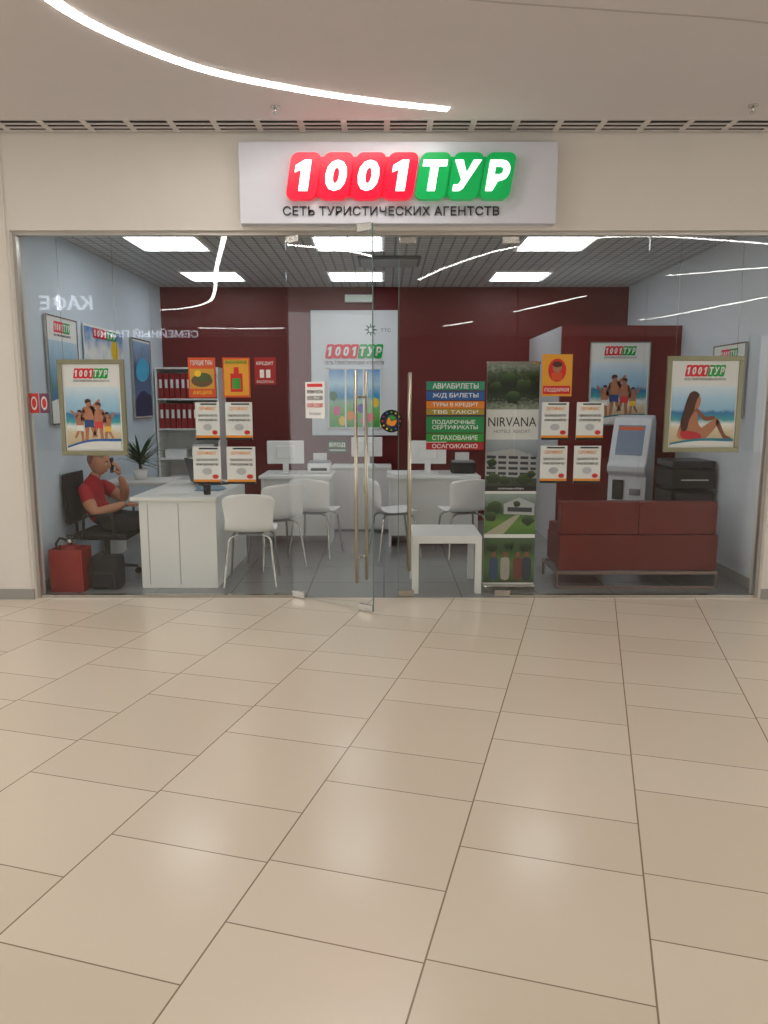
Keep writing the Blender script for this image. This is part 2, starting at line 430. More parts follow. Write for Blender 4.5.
def poster(name, loc, w, h, rz=0, frame=None, art='beach', head=True, fw=.025):
    g = grp(name, loc, rz)
    if frame:
        boxes(g, 'frame', [(-w/2, w/2, -.012, .012, 0, fw), (-w/2, w/2, -.012, .012, h-fw, h), (-w/2, -w/2+fw, -.012, .012, fw, h-fw), (w/2-fw, w/2, -.012, .012, fw, h-fw)], frame, .003)
        a = fw
    else: a = 0
    box(g, 'sheet', (-w/2+a, w/2-a, -.003, .004, a, h-a), M_paper)
    W = w/2-a-.012
    if head:
        zt = h-a-.03
        logo(g, -w*.27, w*.27, zt-.075*w/.5, zt, -.004, M_red, M_green, M_paper, .002, .001)
        text(g, 'tagline', 'СЕТЬ ТУРИСТИЧЕСКИХ АГЕНТСТВ', -w*.27, w*.27, zt-.1*w/.5, zt-.085*w/.5, -.004, M_ink, .001)
        top = zt-.13*w/.5
    else: top = h-a-.02
    bot = a+.012
    H = top-bot
    box(g, 'picture', (-W, W, -.0055, -.003, bot, top), art if not isinstance(art, str) else M_beach)
    return g, W, bot, H
def beach_people(g, W, b, H, y=-.0065):
    sw = [(-.5, .60, (245, 240, 235)), (-.16, .80, (40, 70, 130)), (.2, .74, (220, 60, 60)), (.52, .56, (250, 200, 60))]
    for i, (x, hh, c) in enumerate(sw):
        x *= W; t = b+H*.12; s = H*hh*.82; f = 1 if i % 2 else -1
        ms = mat('print_swim_%d' % i, c, .6)
        q = lambda P: [(x+f*s*px, t+s*pz) for px, pz in P]
        flat(g, 'figure_torso', smo(q([(-.1, .42), (.1, .42), (.12, .6), (.15, .8), (.04, .86), (-.04, .86), (-.15, .8), (-.11, .6)]), 3), y, M_skinp, .001)
        flat(g, 'figure_legs', q([(-.12, 0), (-.04, 0), (-.02, .2), (.01, .4), (.06, .24), (.15, .1), (.2, .14), (.12, .3), (.11, .46), (-.11, .46), (-.1, .22)]), y, M_skinp, .001)
        flat(g, 'figure_arm', q([(.1, .76), (.2, .86), (.3, 1.0), (.26, 1.03), (.15, .93), (.06, .84)]), y, M_skinp, .001)
        flat(g, 'figure_arm_low', q([(-.13, .8), (-.2, .64), (-.2, .5), (-.16, .5), (-.15, .62), (-.08, .74)]), y, M_skind, .001)
        flat(g, 'figure_head', ell(x, t+s*.93, s*.065, s*.08), y, M_skinp, .0012)
        flat(g, 'figure_swimwear', q([(-.11, .33), (-.01, .36), (.01, .36), (.12, .34), (.11, .53), (-.11, .53)]), y-.001, ms, .001)
        flat(g, 'figure_hair', smo(q([(-.075, .93), (-.06, 1.02), (.03, 1.03), (.075, .97), (.02, .96)]), 2), y-.001, M_hairp, .001)
def beach_woman(g, W, b, H):
    # seated on the sand, seen from the side, long hair over her back
    q = lambda P: [(W*px, b+H*pz) for px, pz in P]
    flat(g, 'figure_body', smo(q([(-.72, .12), (-.1, .10), (.12, .16), (.05, .26), (-.12, .36), (-.16, .5), (-.2, .6), (-.42, .6), (-.62, .42), (-.76, .26)]), 3), -.0065, M_skinp, .001)
    flat(g, 'figure_thigh', smo(q([(-.2, .12), (.1, .12), (.42, .30), (.52, .40), (.44, .46), (.3, .42), (-.05, .28)]), 3), -.0066, M_skinp, .001)
    flat(g, 'figure_shin', smo(q([(.52, .42), (.42, .38), (.62, .18), (.74, .11), (.92, .11), (.9, .15), (.72, .2)]), 3), -.0066, M_skind, .001)
    flat(g, 'figure_arm', smo(q([(-.3, .56), (-.2, .56), (.05, .42), (.36, .44), (.34, .5), (.08, .49), (-.18, .62)]), 3), -.0072, M_skind, .001)
    flat(g, 'figure_face', smo(q([(-.34, .62), (-.16, .62), (-.1, .7), (-.1, .78), (-.2, .84), (-.36, .82)]), 3), -.0065, M_skinp, .001)
    flat(g, 'figure_hair', smo(q([(-.62, .22), (-.48, .28), (-.42, .44), (-.3, .56), (-.26, .68), (-.2, .78), (-.14, .84), (-.28, .9), (-.44, .87), (-.54, .74), (-.62, .56), (-.7, .38)]), 3), -.0078, M_hairp, .001)
    flat(g, 'figure_swimwear', smo(q([(-.6, .13), (-.1, .11), (-.02, .18), (-.3, .24), (-.66, .24)]), 3), -.0082, mat('print_red', (200, 40, 50), .6), .001)

def wires(g, w, h):
    for s in (-1, 1):
        cyl(g, 'hanging_wire', (s*w*.4, 0, h), (s*w*.4, 0, 2.66-g.location.z), .0015, M_chrome, n=6)
teal = C('teal', (30, 130, 150))
g, W, b, H = poster('hanging_poster_frame', (-2.19, 5.62, 1.085), .50, .715, 0, M_olive, fw=.035)
beach_people(g, W, b, H); swoosh(g, W, b, H, .02, .16, M_paper, -.0095, .04); swoosh(g, W, b, H, .05, .2, blue, -.0093, .04, .05); wires(g, .5, .715)
g, W, b, H = poster('hanging_poster_frame', (2.40, 5.62, 1.11), .57, .715, 0, M_olive, fw=.035)
beach_woman(g, W, b, H); swoosh(g, W, b, H, .02, .1, M_paper, -.0095, .03); swoosh(g, W, b, H, .05, .15, teal, -.0093, .03, .05); wires(g, .57, .715)
g, W, b, H = poster('wall_poster', (2.34, 7.48, 1.25), .60, .82, 0, M_chrome, fw=.012); beach_people(g, W, b, H); swoosh(g, W, b, H, .02, .14, M_paper, -.0095, .04); swoosh(g, W, b, H, .05, .18, teal, -.0093, .03, .04)
# left wall posters
A1 = ramp_mat('print_lagoon', [(0, (225, 232, 235)), (.2, (60, 120, 170)), (.45, (90, 140, 150)), (.6, (120, 170, 200)), (1, (190, 215, 230))], nscale=5, namt=.2)
A2 = ramp_mat('print_tropics', [(0, (235, 195, 60)), (.25, (80, 180, 70)), (.5, (20, 150, 190)), (.75, (240, 240, 235)), (1, (30, 120, 190))], nscale=4, namt=.3)
A3 = ramp_mat('print_city', [(0, (70, 80, 100)), (.3, (90, 120, 160)), (.6, (60, 80, 120)), (1, (150, 180, 210))], nscale=7, namt=.25)
g, W, b, H = poster('wall_poster', (XL+.02, 6.30, 1.3), .60, .88, 90, M_chrome, A1, True, .012); swoosh(g, W, b, H, .25, .1, M_paper, -.0065, .08)
g, W, b, H = poster('wall_poster', (XL+.02, 7.25, 1.23), 1.0, .95, 90, None, A2, False)
swoosh(g, W, b, H, .5, .75, C('cyan', (70, 180, 220)), -.0062, .08); swoosh(g, W, b, H, .3, .5, pgrn, -.0067, .1); swoosh(g, W, b, H, .12, .25, yellow, -.0072, .08)
flat(g, 'sun', ell(.25, .75, .1, .1), -.007, yellow, .001); flat(g, 'sail', [(-.2, .4), (.0, .42), (-.12, .8)], -.0085, M_paper, .001)
logo(g, -.3, .3, .84, .93, -.008, M_red, M_green, M_paper, .002, .001)
g, W, b, H = poster('wall_poster', (XL+.02, 8.33, 1.3), .62, .86, 90, M_chrome, A3, False, .012); swoosh(g, W, b, H, .2, .35, C('navy', (35, 50, 90)), -.0065, .08)
flat(g, 'lagoon', smo([(-.2, .45), (.0, .4), (.2, .47), (.22, .6), (.02, .66), (-.18, .58)], 3), -.0065, C('cyan', (70, 180, 220)), .001)
g, W, b, H = poster('wall_poster', (XR-.02, 6.4, 1.35), .6, .62, -90, M_chrome, A1, True, .012); swoosh(g, W, b, H, .25, .1, M_paper, -.0065, .08)

# window notices ------------------------------------------------------
YN = YS+.0125
def notice(name, x0, x1, z0, z1, m, parts=()):
    g = grp(name, ((x0+x1)/2, YN, z0)); w = (x1-x0)/2; h = z1-z0
    box(g, 'sheet', (-w, w, -.003, .003, 0, h), m)
    for i, p in enumerate(parts):
        if p[0] == 'r':
            flat(g, 'print_%d' % i, [(p[1]*w, p[3]*h), (p[2]*w, p[3]*h), (p[2]*w, p[4]*h), (p[1]*w, p[4]*h)], -.003-.0004*i, p[5], .001)
        elif p[0] == 'e':
            flat(g, 'print_%d' % i, ell(p[1]*w, p[3]*h, p[2]*w, p[4]*h), -.003-.0004*i, p[5], .001)
        else:
            text(g, 'text_%d' % i, p[6], p[1]*w, p[2]*w, p[3]*h, p[4]*h, -.003-.0004*i, p[5], .001, bold=.01)
    return g
orr = C('oranger', (222, 84, 34))
notice('window_flyer', -1.445, -1.245, 1.52, 1.81, orr, [('r', -.9, .9, .22, .72, C('golden', (215, 160, 60))), ('e', 0, .8, .42, .16, brown), ('e', .1, .6, .5, .12, C('dolive', (80, 95, 50))), ('e', -.3, .25, .6, .08, yellow), ('t', -.8, .8, .78, .93, M_paper, 'ГОРЯЩИЕ ТУРЫ'), ('t', -.7, .7, .06, .17, yellow, 'АКЦИЯ')])
notice('window_flyer', -1.19, -.99, 1.52, 1.81, orr, [('r', -.9, .9, .05, .95, C('amber', (235, 165, 45))), ('r', -.45, .45, .14, .6, pred), ('r', -.18, .18, .6, .76, pred), ('r', -.3, .3, .22, .48, pgrn), ('t', -.8, .8, .84, .93, pgrn, 'РАННЕЕ БРОНИРОВАНИЕ')])
notice('window_flyer', -.955, -.80, 1.615, 1.81, mat('print_dred', (170, 25, 30), .5), [('t', -.8, .8, .7, .85, M_paper, 'КРЕДИТ'), ('r', -.5, -.1, .25, .55, M_paper), ('r', .1, .5, .25, .55, M_paper), ('t', -.8, .8, .05, .15, M_paper, 'РАССРОЧКА')])
SH = [('r', -.55, .8, .93, .97, M_ink), ('t', -.7, .7, .78, .88, orange, 'СЕРТИФИКАТ'), ('t', -.8, .8, .60, .68, M_grey, 'туристическое агентство'), ('t', -.8, .8, .48, .56, M_grey, 'лучшие предложения года'), ('e', 0, .35, .34, .09, lgrey), ('r', -1, 1, 0, .06, M_ink), ('r', -1, 1, .06, .12, orange), ('e', .6, .22, .2, .06, pred)]
for x0, x1, z0, z1 in [(-1.404, -1.226, 1.206, 1.485), (-1.181, -.981, 1.206, 1.485), (-1.434, -1.226, .875, 1.155), (-1.181, -.966, .875, 1.155),
                       (1.174, 1.374, 1.206, 1.485), (1.434, 1.634, 1.206, 1.485), (1.174, 1.374, .882, 1.162), (1.426, 1.627, .882, 1.162)]:
    notice('window_certificate', x0, x1, z0, z1, M_paper, SH)
notice('opening_hours_notice', -.56, -.38, 1.37, 1.63, M_paper, [('r', -.8, .8, .86, .95, pred), ('t', -.8, .8, .68, .78, M_ink, 'РЕЖИМ РАБОТЫ'), ('t', -.8, .8, .5, .62, M_ink, '10:00-22:00'), ('t', -.8, .8, .3, .42, pred, '10:00-22:00'), ('t', -.6, .6, .08, .18, lgrey, 'без выходных')])
hn = D.objects['opening_hours_notice']; hn.location = (-.70+.25*math.cos(rad(-35)), YS+.25*math.sin(rad(-35))-.012, 1.37); hn.rotation_euler = (0, 0, rad(-35))
notice('window_flyer', 1.166, 1.389, 1.529, 1.834, C('amber', (235, 165, 45)), [('e', 0, .6, .62, .28, pred), ('e', 0, .3, .68, .12, M_skinp), ('e', 0, .33, .76, .07, M_hairp), ('r', -.35, .35, .38, .56, orr), ('r', -.9, .9, .05, .25, pred), ('t', -.8, .8, .09, .2, M_paper, 'ПОДАРКИ')])
notice('entrance_sign', -.423, -.275, 1.11, 1.2, mat('print_dgreen', (20, 70, 45), .5), [('t', -.8, .8, .45, .85, M_paper, 'ВХОД'), ('t', -.8, .8, .12, .32, M_paper, 'СВОБОДНЫЙ')])
for k, x in enumerate((-2.63, -2.555)):
    notice('prohibition_sticker', x, x+.065, 1.405, 1.55, pred if k == 0 else C('purple', (120, 50, 90)), [('e', 0, .7, .5, .35, M_paper), ('e', 0, .5, .5, .25, pred)])
rows = [('АВИАБИЛЕТЫ', (40, 140, 110), .507, .442), ('Ж/Д БИЛЕТЫ', (35, 90, 160), .435, .370), ('ТУРЫ В КРЕДИТ', (225, 130, 40), .363, .308), ('ТВБ ТАКСИ', (170, 145, 50), .305, .262), ('ПОДАРОЧНЫЕ\nСЕРТИФИКАТЫ', (35, 140, 80), .248, .130), ('СТРАХОВАНИЕ', (50, 150, 60), .123, .062), ('ОСАГО/КАСКО', (180, 30, 40), .057, .003)]
g = grp('service_list_decal', (.53, YN, 1.13))
box(g, 'navy_band', (-.215, .215, -.003, .003, .252, .26), C('navy', (35, 50, 90)))
for i, (s, c, z1, z0) in enumerate(rows):
    box(g, 'strip_%d' % i, (-.215, .215, -.003, .003, z0, z1), mat('strip_col_%d' % i, c, .45))
    h = z1-z0
    text(g, 'strip_text_%d' % i, s, -.17, .17, z0+h*.2, z1-h*.2, -.003, M_paper, .001, bold=.015)
g = grp('round_door_sticker', (.055, YN+.02, 1.345))
flat(g, 'disc', ell(0, 0, .085, .085, 28), 0, M_dark, .003)
cs = [(230, 60, 60), (240, 170, 40), (240, 230, 60), (80, 180, 80), (50, 120, 200), (130, 60, 160)]
for i in range(12):
    a = math.pi*2*i/12
    flat(g, 'dot_%d' % i, ell(.066*math.cos(a), .066*math.sin(a), .007, .007, 10), -.003, mat('dot%d' % (i % 6), cs[i % 6]), .001)
flat(g, 'globe', ell(0, 0, .05, .05, 20), -.003, C('navy', (35, 50, 90)), .001)
flat(g, 'globe_flame', smo([(-.035, -.02), (.02, -.035), (.04, .01), (.0, .0), (-.02, .03)], 3), -.004, orange, .001)
flat(g, 'globe_leaf', smo([(.0, .01), (.035, .02), (.01, .042), (-.02, .035)], 3), -.004, pgrn, .001)

# roll-up banner
g = grp('rollup_banner', (.985, 5.72, 0))
T1 = ramp_mat('banner_trees', [(0, (150, 160, 140)), (.25, (40, 55, 40)), (.55, (25, 35, 28)), (.8, (70, 85, 60)), (1, (140, 150, 140))], nscale=14, namt=.35)
T2 = ramp_mat('banner_sky', [(0, (50, 60, 50)), (.3, (80, 90, 80)), (.6, (130, 140, 148)), (1, (175, 185, 192))], nscale=6, namt=.1)
T3 = ramp_mat('banner_park', [(0, (70, 110, 50)), (.3, (100, 140, 60)), (.55, (45, 75, 50)), (1, (150, 165, 160))], nscale=10, namt=.15)
T4 = ramp_mat('banner_lawn', [(0, (60, 75, 45)), (.4, (90, 130, 60)), (.7, (55, 85, 50)), (1, (70, 95, 60))], nscale=11, namt=.25)
dk = ramp_mat('print_foliage', [(0, (18, 32, 20)), (.5, (38, 60, 36)), (1, (80, 105, 60))], nscale=6, namt=.3); bld = C('facade', (176, 178, 180)); wd = C('windowdark', (52, 58, 66))
box(g, 'base', (-.205, .205, -.05, .07, 0, .06), M_chrome, .01)
box(g, 'top_bar', (-.205, .205, -.01, .01, 1.77, 1.79), M_chrome)
cyl(g, 'pole', (0, .02, .05), (0, .02, 1.77), .008, M_chrome)
box(g, 'sheet', (-.2, .2, -.004, .002, .06, 1.77), M_paper)
box(g, 'photo_trees', (-.2, .2, -.006, -.004, 1.43, 1.77), T1)
def crown(x, z, r, y):
    flat(g, 'tree_crown', [(x+r*(.75+.35*random.random())*math.cos(a*.35), z+r*.85*(.75+.35*random.random())*math.sin(a*.35)) for a in range(18)], y, dk, .001)
for i, (x, z, r) in enumerate(((-.13, 1.6, .05), (-.03, 1.66, .06), (.08, 1.6, .07), (.15, 1.68, .04), (.0, 1.52, .06))): crown(x, z, r, -.006-.0003*i)
text(g, 'title', 'NIRVANA', -.185, .185, 1.30, 1.37, -.004, M_ink, .001)
text(g, 'subtitle', 'HOTELS  RESORT', -.14, .14, 1.25, 1.275, -.004, M_grey, .001)
box(g, 'photo_sky', (-.2, .2, -.006, -.004, .84, 1.2), T2)
flat(g, 'hotel_building', [(-.2, .92), (.2, .90), (.2, 1.06), (.02, 1.13), (-.2, 1.1)], -.006, bld, .001)
for k in range(4):
    z = .93+.042*k
    flat(g, 'window_row', [(-.19, z), (.19, z-.008), (.19, z+.012), (-.19, z+.022)], -.007, wd, .001)
for x in (-.12, -.04, .05, .13): flat(g, 'facade_pier', [(x, .92), (x+.018, .92), (x+.018, 1.09), (x, 1.1)], -.008, bld, .001)
for i, (x, z, r) in enumerate(((-.14, .9, .055), (-.05, .885, .045), (.1, .89, .06), (.155, .93, .035), (-.15, 1.02, .04))): crown(x, z, r, -.009-.0003*i)
box(g, 'band', (-.2, .2, -.006, -.004, .80, .84), M_ink)
text(g, 'band_text', 'cosmopolitan', -.1, .1, .81, .83, -.006, M_paper, .001)
box(g, 'photo_park', (-.2, .2, -.006, -.004, .46, .78), T3)
flat(g, 'villa', [(-.05, .62), (.19, .61), (.19, .7), (.07, .75), (-.05, .70)], -.006, bld, .001)
flat(g, 'villa_windows', [(-.02, .64), (.17, .635), (.17, .67), (-.02, .675)], -.007, wd, .001)
flat(g, 'path', [(-.2, .46), (-.05, .46), (.08, .61), (.04, .61)], -.006, C('path', (170, 165, 140)), .001)
for i, (x, z, r) in enumerate(((-.125, .67, .065), (-.15, .6, .045), (.14, .57, .05), (.05, .7, .03))): crown(x, z, r, -.0075-.0003*i)
box(g, 'photo_people', (-.2, .2, -.006, -.004, .07, .43), T4)
for i, (x, z, r) in enumerate(((-.14, .36, .05), (.0, .375, .045), (.13, .36, .055))): crown(x, z, r, -.006-.0003*i)
for x, c in ((-.12, (60, 80, 110)), (-.03, (170, 160, 150)), (.07, (110, 60, 55)), (.14, (50, 60, 70))):
    flat(g, 'guest_body', smo([(x-.03, .1), (x+.03, .1), (x+.035, .2), (x+.03, .27), (x-.03, .27), (x-.035, .2)], 2), -.0078, C('guest%d' % c[0], c), .001)
    flat(g, 'guest_head', ell(x, .295, .018, .024), -.0078, M_skind, .001)

# ---------------------------------------------------------------- back wall board
g = grp('wall_display_board', (-.36, YB-.02, 1.07))
box(g, 'panel', (-.525, .525, -.02, .02, 0, 1.5), mat('board_white', (226, 230, 232), .4), .004)
logo(g, -.36, .36, .93, 1.10, -.02, M_red, M_green, M_paper, .01, .004)
text(g, 'tagline', 'СЕТЬ ТУРИСТИЧЕСКИХ АГЕНТСТВ', -.36, .36, .86, .90, -.02, M_ink, .004)
em = C('emblem', (70, 105, 85))
for i in range(8):
    a = math.pi*i/4
    flat(g, 'emblem_ray', [(.2+.03*math.cos(a-.5), 1.27+.03*math.sin(a-.5)), (.2+.085*math.cos(a), 1.27+.085*math.sin(a)), (.2+.03*math.cos(a+.5), 1.27+.03*math.sin(a+.5))], -.02, em, .004)
text(g, 'emblem_text', 'ТТС', .32, .44, 1.245, 1.285, -.02, em, .003)
box(g, 'picture', (-.33, .33, -.026, -.02, .08, .82), ramp_mat('board_pic', [(0, (60, 160, 60)), (.3, (120, 190, 90)), (.45, (150, 190, 160)), (.55, (40, 150, 200)), (.75, (190, 225, 240)), (1, (60, 140, 210))], nscale=5, namt=.1))
for i, (x, z, c) in enumerate(((-.22, .3, (235, 90, 160)), (-.05, .24, (245, 150, 40)), (.08, .33, (90, 60, 160)), (.2, .22, (235, 60, 80)), (.25, .4, (250, 210, 60)), (-.26, .48, (60, 120, 60)), (-.15, .18, (250, 210, 60)), (.12, .18, (235, 90, 160)))):
    flat(g, 'picture_flower', ell(x, z, .045, .06, 10), -.026-.0002*i, C('fl%d%d' % (c[0], c[1]), c), .001)
flat(g, 'picture_tower', [(-.02, .3), (.04, .3), (.02, .66), (0, .66)], -.0265, wd, .001)
boxes(g, 'picture_window_bars', [(-.33, .33, -.03, -.026, .80, .82), (-.33, .33, -.03, -.026, .08, .1), (-.33, -.31, -.03, -.026, .08, .82), (.31, .33, -.03, -.026, .08, .82), (-.12, -.1, -.03, -.026, .08, .82), (.1, .12, -.03, -.026, .08, .82)], M_paper)

# bookshelf with binders
g = grp('binder_shelf', (-2.31, 8.98, 0))
w = .37
boxes(g, 'carcass', [(-w, -w+.02, -.2, .2, 0, 1.88), (w-.02, w, -.2, .2, 0, 1.88), (-w, w, .185, .2, 0, 1.88)]+[(-w+.02, w-.02, -.2, .185, z, z+.02) for z in (.04, .42, .80, 1.15, 1.5, 1.86)], M_white)
bl = mat('binder_red', (150, 22, 30), .5)
for z in (1.17, 1.52):
    L_ = []
    x = -w+.03
    while x < w-.09:
        L_.append((x, x+.058, -.18, .1, z, z+.29)); x += .066
    boxes(g, 'binders', L_, bl, .003)
    boxes(g, 'binder_labels', [(a+.014, a+.044, -.182, -.18, z+.12, z+.22) for (a, *_r) in L_], M_paper)
boxes(g, 'paper_bundles', [(-.3, -.05, -.15, .1, .82, .92), (.02, .28, -.15, .1, .82, .98), (-.28, .1, -.15, .1, .44, .6)], M_paper, .004)

# ---------------------------------------------------------------- desks
def desk(name, x0, x1, y0, y1, panel=True, h=.74):
    g = grp(name, ((x0+x1)/2, (y0+y1)/2, 0)); a = (x1-x0)/2; b = (y1-y0)/2
    box(g, 'top', (-a, a, -b, b, h-.03, h), M_white, .003)
    box(g, 'leg_left', (-a+.02, -a+.045, -b+.03, b-.02, 0, h-.03), M_white)
    box(g, 'leg_right', (a-.045, a-.02, -b+.03, b-.02, 0, h-.03), M_white)
    if panel: box(g, 'front_panel', (-a+.045, a-.045, -b+.05, -b+.068, .12, h-.03), M_white)
    return g
g = grp('office_desk', (-1.65, 6.45, 0))
box(g, 'top', (-.36, .325, -.66, .66, .71, .74), M_white, .003)
boxes(g, 'wing_top', [(-1.0, -.37, .42, .92, .71, .74)], M_white, .003)
box(g, 'end_panel', (-.30, .31, -.63, -.605, 0, .71), M_white)
box(g, 'end_panel_far', (-.31, .31, .6, .625, 0, .71), M_white)
box(g, 'visitor_side_panel', (.29, .308, -.6, .6, .0, .71), M_white)
boxes(g, 'drawer_pedestal', [(-.10, .25, -.59, -.1, .02, .69)], M_white, .004)
boxes(g, 'wing_legs', [(-.98, -.955, .45, .9, 0, .71)], M_white)
boxes(g, 'panel_grooves', [(-.235, -.231, -.632, -.63, .03, .69), (.01, .014, -.632, -.63, .03, .69)], M_grey)
desk('office_desk', -1.27, -.53, 7.45, 8.1)
desk('office_desk', .03, .98, 7.45, 8.1)
g = grp('low_cabinet', (-.26, 8.6, 0))
box(g, 'carcass', (-.33, .33, -.22, .22, .03, .72), M_white, .003)
box(g, 'top', (-.345, .345, -.235, .225, .72, .75), M_white, .003)
boxes(g, 'doors', [(-.325, -.005, -.237, -.222, .05, .7), (.005, .325, -.237, -.222, .05, .7)], M_whitep, .003)
boxes(g, 'knobs', [(-.05, -.035, -.25, -.237, .45, .55), (.035, .05, -.25, -.237, .45, .55)], M_chrome)
box(g, 'plinth', (-.31, .31, -.2, .2, 0, .03), M_grey)

def monitor(loc, rz=0, m=M_whitep, s=1.):
    g = grp('computer_monitor', loc, rz)
    box(g, 'shell', (-.24*s, .24*s, -.02, .015, .10, .10+.3*s), m, .008)
    box(g, 'screen', (-.22*s, .22*s, .015, .018, .12, .08+.3*s), M_dark)
    box(g, 'rear_bulge', (-.12*s, .12*s, -.04, -.02, .15, .05+.3*s), m, .01)
    box(g, 'neck', (-.03, .03, -.03, -.005, .01, .2), m)
    box(g, 'foot', (-.11, .11, -.09, .08, 0, .012), m, .004)
monitor((-1.03, 7.75, .742), 6, s=.8); monitor((.46, 7.75, .742), -8, s=.8); monitor((-.2, 8.6, .753), 10, s=.75)
def printer(name, loc, m, s=1.):
    g = grp(name, loc)
    box(g, 'body', (-.2*s, .2*s, -.17*s, .17*s, 0, .18*s), m, .015)
    box(g, 'lid', (-.19*s, .19*s, -.15*s, .15*s, .18*s, .21*s), M_grey, .006)
    box(g, 'paper_tray', (-.12*s, .12*s, .1*s, .12*s, .2*s, .34*s), M_paper)
    box(g, 'output_slot', (-.14*s, .14*s, -.173*s, -.17*s, .05*s, .1*s), M_dark)
printer('desktop_printer', (-.68, 7.8, .741), M_whitep, .6)
printer('desktop_printer', (.83, 7.8, .741), M_dark, .62)
def papers(loc, n=3, m=M_paper):
    g = grp('paper_stack', loc)
    for i in range(n):
        o = box(g, 'sheet_%d' % i, (-.105, .105, -.148, .148, i*.004, i*.004+.0035), m); o.rotation_euler = (0, 0, .15*i)
papers((-1.72, 6.08, .741)); papers((-1.5, 6.35, .741), 4, C('mag', (120, 150, 170))); papers((.17, 7.63, .741), 3)
g = grp('laptop', (-1.60, 6.78, .741), 120)
box(g, 'base', (-.17, .17, -.12, .12, 0, .018), M_dark, .004)
prism(g, 'lid', [(.12, .01), (.135, .01), (.19, .23), (.178, .235)], -.17, .17, M_dark, .002)
g = grp('pen_cup', (-1.44, 5.98, .741))
cyl(g, 'cup', (0, 0, 0), (0, 0, .08), .028, M_dark, .032)
for i in range(4): cyl(g, 'pen_%d' % i, (.01*i-.015, 0, .01), (.016*i-.024, .01*(i % 2), .13), .004, blue if i % 2 else pred, n=8)

# ---------------------------------------------------------------- shell chairs
def shell_chair(loc, rz):
    g = grp('white_shell_chair', loc, rz)   # front faces +Y locally
    prof = [(.21, .435, .17), (.2, .45, .195), (.1, .452, .21), (-.03, .44, .21), (-.14, .445, .205), (-.19, .48, .195), (-.215, .54, .19), (-.235, .62, .2), (-.255, .70, .212), (-.265, .75, .205), (-.268, .775, .17)]
    V = []; n = 9
    for y, z, w in prof:
        up = max(0, min(1, (z-.47)/.12))
        for k in range(n):
            s = -1+2*k/(n-1)
            V.append((s*w, y+up*.06*s*s, z+(1-up)*.018*s*s-(.02*s*s if z > .74 else 0)))
    F = [(i*n+k, i*n+k+1, (i+1)*n+k+1, (i+1)*n+k) for i in range(len(prof)-1) for k in range(n-1)]
    o = addmesh(g, 'seat_shell', V, F, M_whitep, smooth=True)
    s = o.modifiers.new('solid', 'SOLIDIFY'); s.thickness = .012; s.offset = 0
    ss = o.modifiers.new('sub', 'SUBSURF'); ss.levels = 1; ss.render_levels = 2
    for i, (a, b) in enumerate(((-1, 1), (1, 1), (-1, -1), (1, -1))):
        tube(g, 'leg_%d' % (i+1), [(a*.08, b*.1-.0, .43), (a*.15, b*.14, .41), (a*.17, b*.155, .38), (a*.205, b*.205, .008)], .010, M_chrome)
    box(g, 'mount_plate', (-.1, .1, -.12, .12, .42, .436), M_grey)
shell_chair((-1.09, 6.0, 0), 4)
shell_chair((-.99, 6.66, 0), 30)
shell_chair((-.66, 7.1, 0), -14)
shell_chair((.10, 7.03, 0), -75)
shell_chair((.76, 7.1, 0), 15)

# low white side table
g = grp('low_white_table', (.49, 5.90, 0))
box(g, 'top', (-.27, .27, -.27, .27, .40, .46), M_white, .004)
for i, (a, b) in enumerate(((-1, -1), (1, -1), (-1, 1), (1, 1))):
    box(g, 'leg_%d' % (i+1), (a*.27-(.05 if a > 0 else 0), a*.27+(0 if a > 0 else .05), b*.27-(.05 if b > 0 else 0), b*.27+(0 if b > 0 else .05), 0, .40), M_white, .003)

# red sofa, back toward the window
M_leath = mat('red_leather', (104, 14, 12), .4, noise=.06)
g = grp('red_waiting_sofa', (2.03, 6.05, 0))
box(g, 'seat_base', (-.61, .61, -.20, .28, .15, .40), M_leath, .012, 3)
box(g, 'seat_cushion_left', (-.60, -.005, -.12, .29, .36, .47), M_leath, .014, 3)
box(g, 'seat_cushion_right', (.005, .60, -.12, .29, .36, .47), M_leath, .014, 3)
box(g, 'backrest_left', (-.62, -.002, -.24, -.12, .44, .70), M_leath, .006, 3)
box(g, 'backrest_right', (.002, .62, -.24, -.12, .44, .70), M_leath, .006, 3)
box(g, 'lower_back', (-.63, .63, -.26, -.12, .15, .438), M_leath, .006, 3)
boxes(g, 'chrome_frame', [(-.65, .65, -.25, -.23, .115, .14), (-.65, .65, .25, .27, .115, .14), (-.65, -.63, -.23, .25, .115, .14), (.63, .65, -.23, .25, .115, .14), (-.65, .65, -.25, -.23, .0, .018), (-.65, -.63, -.25, -.23, 0, .115), (.63, .65, -.25, -.23, 0, .115), (-.65, -.63, .25, .27, 0, .115), (.63, .65, .25, .27, 0, .115), (-.6, .6, -.1, .15, .12, .155)], mat('frame_bronze', (150, 130, 122), .35, .8), .003)

# payment kiosk
g = grp('payment_kiosk', (2.41, 7.2, 0), -32)
prism(g, 'cabinet', [(-.16, 0), (.18, 0), (.18, 1.30), (.12, 1.36), (.0, 1.33), (-.16, .92), (-.21, .88), (-.2, .82), (-.14, .78)], -.18, .18, mat('kiosk_white', (226, 229, 234), .35), .012)
al = math.atan2(.16, .41)
scr = box(g, 'touch_screen', (-.125, .125, -.006, .006, -.15, .15), mat('kiosk_screen', (120, 130, 145), .2, emis=(120, 140, 165), es=.15), .002); scr.location = (0, -.083, 1.12); scr.rotation_euler = (-al, 0, 0)
o = box(g, 'screen_banner', (-.115, .115, -.008, .006, .10, .135), mat('kiosk_orange', (225, 100, 50), .4)); o.location = (0, -.085, 1.12); o.rotation_euler = (-al, 0, 0)
boxes(g, 'bill_acceptor', [(-.13, -.03, -.17, -.14, .55, .74)], M_dark, .004)
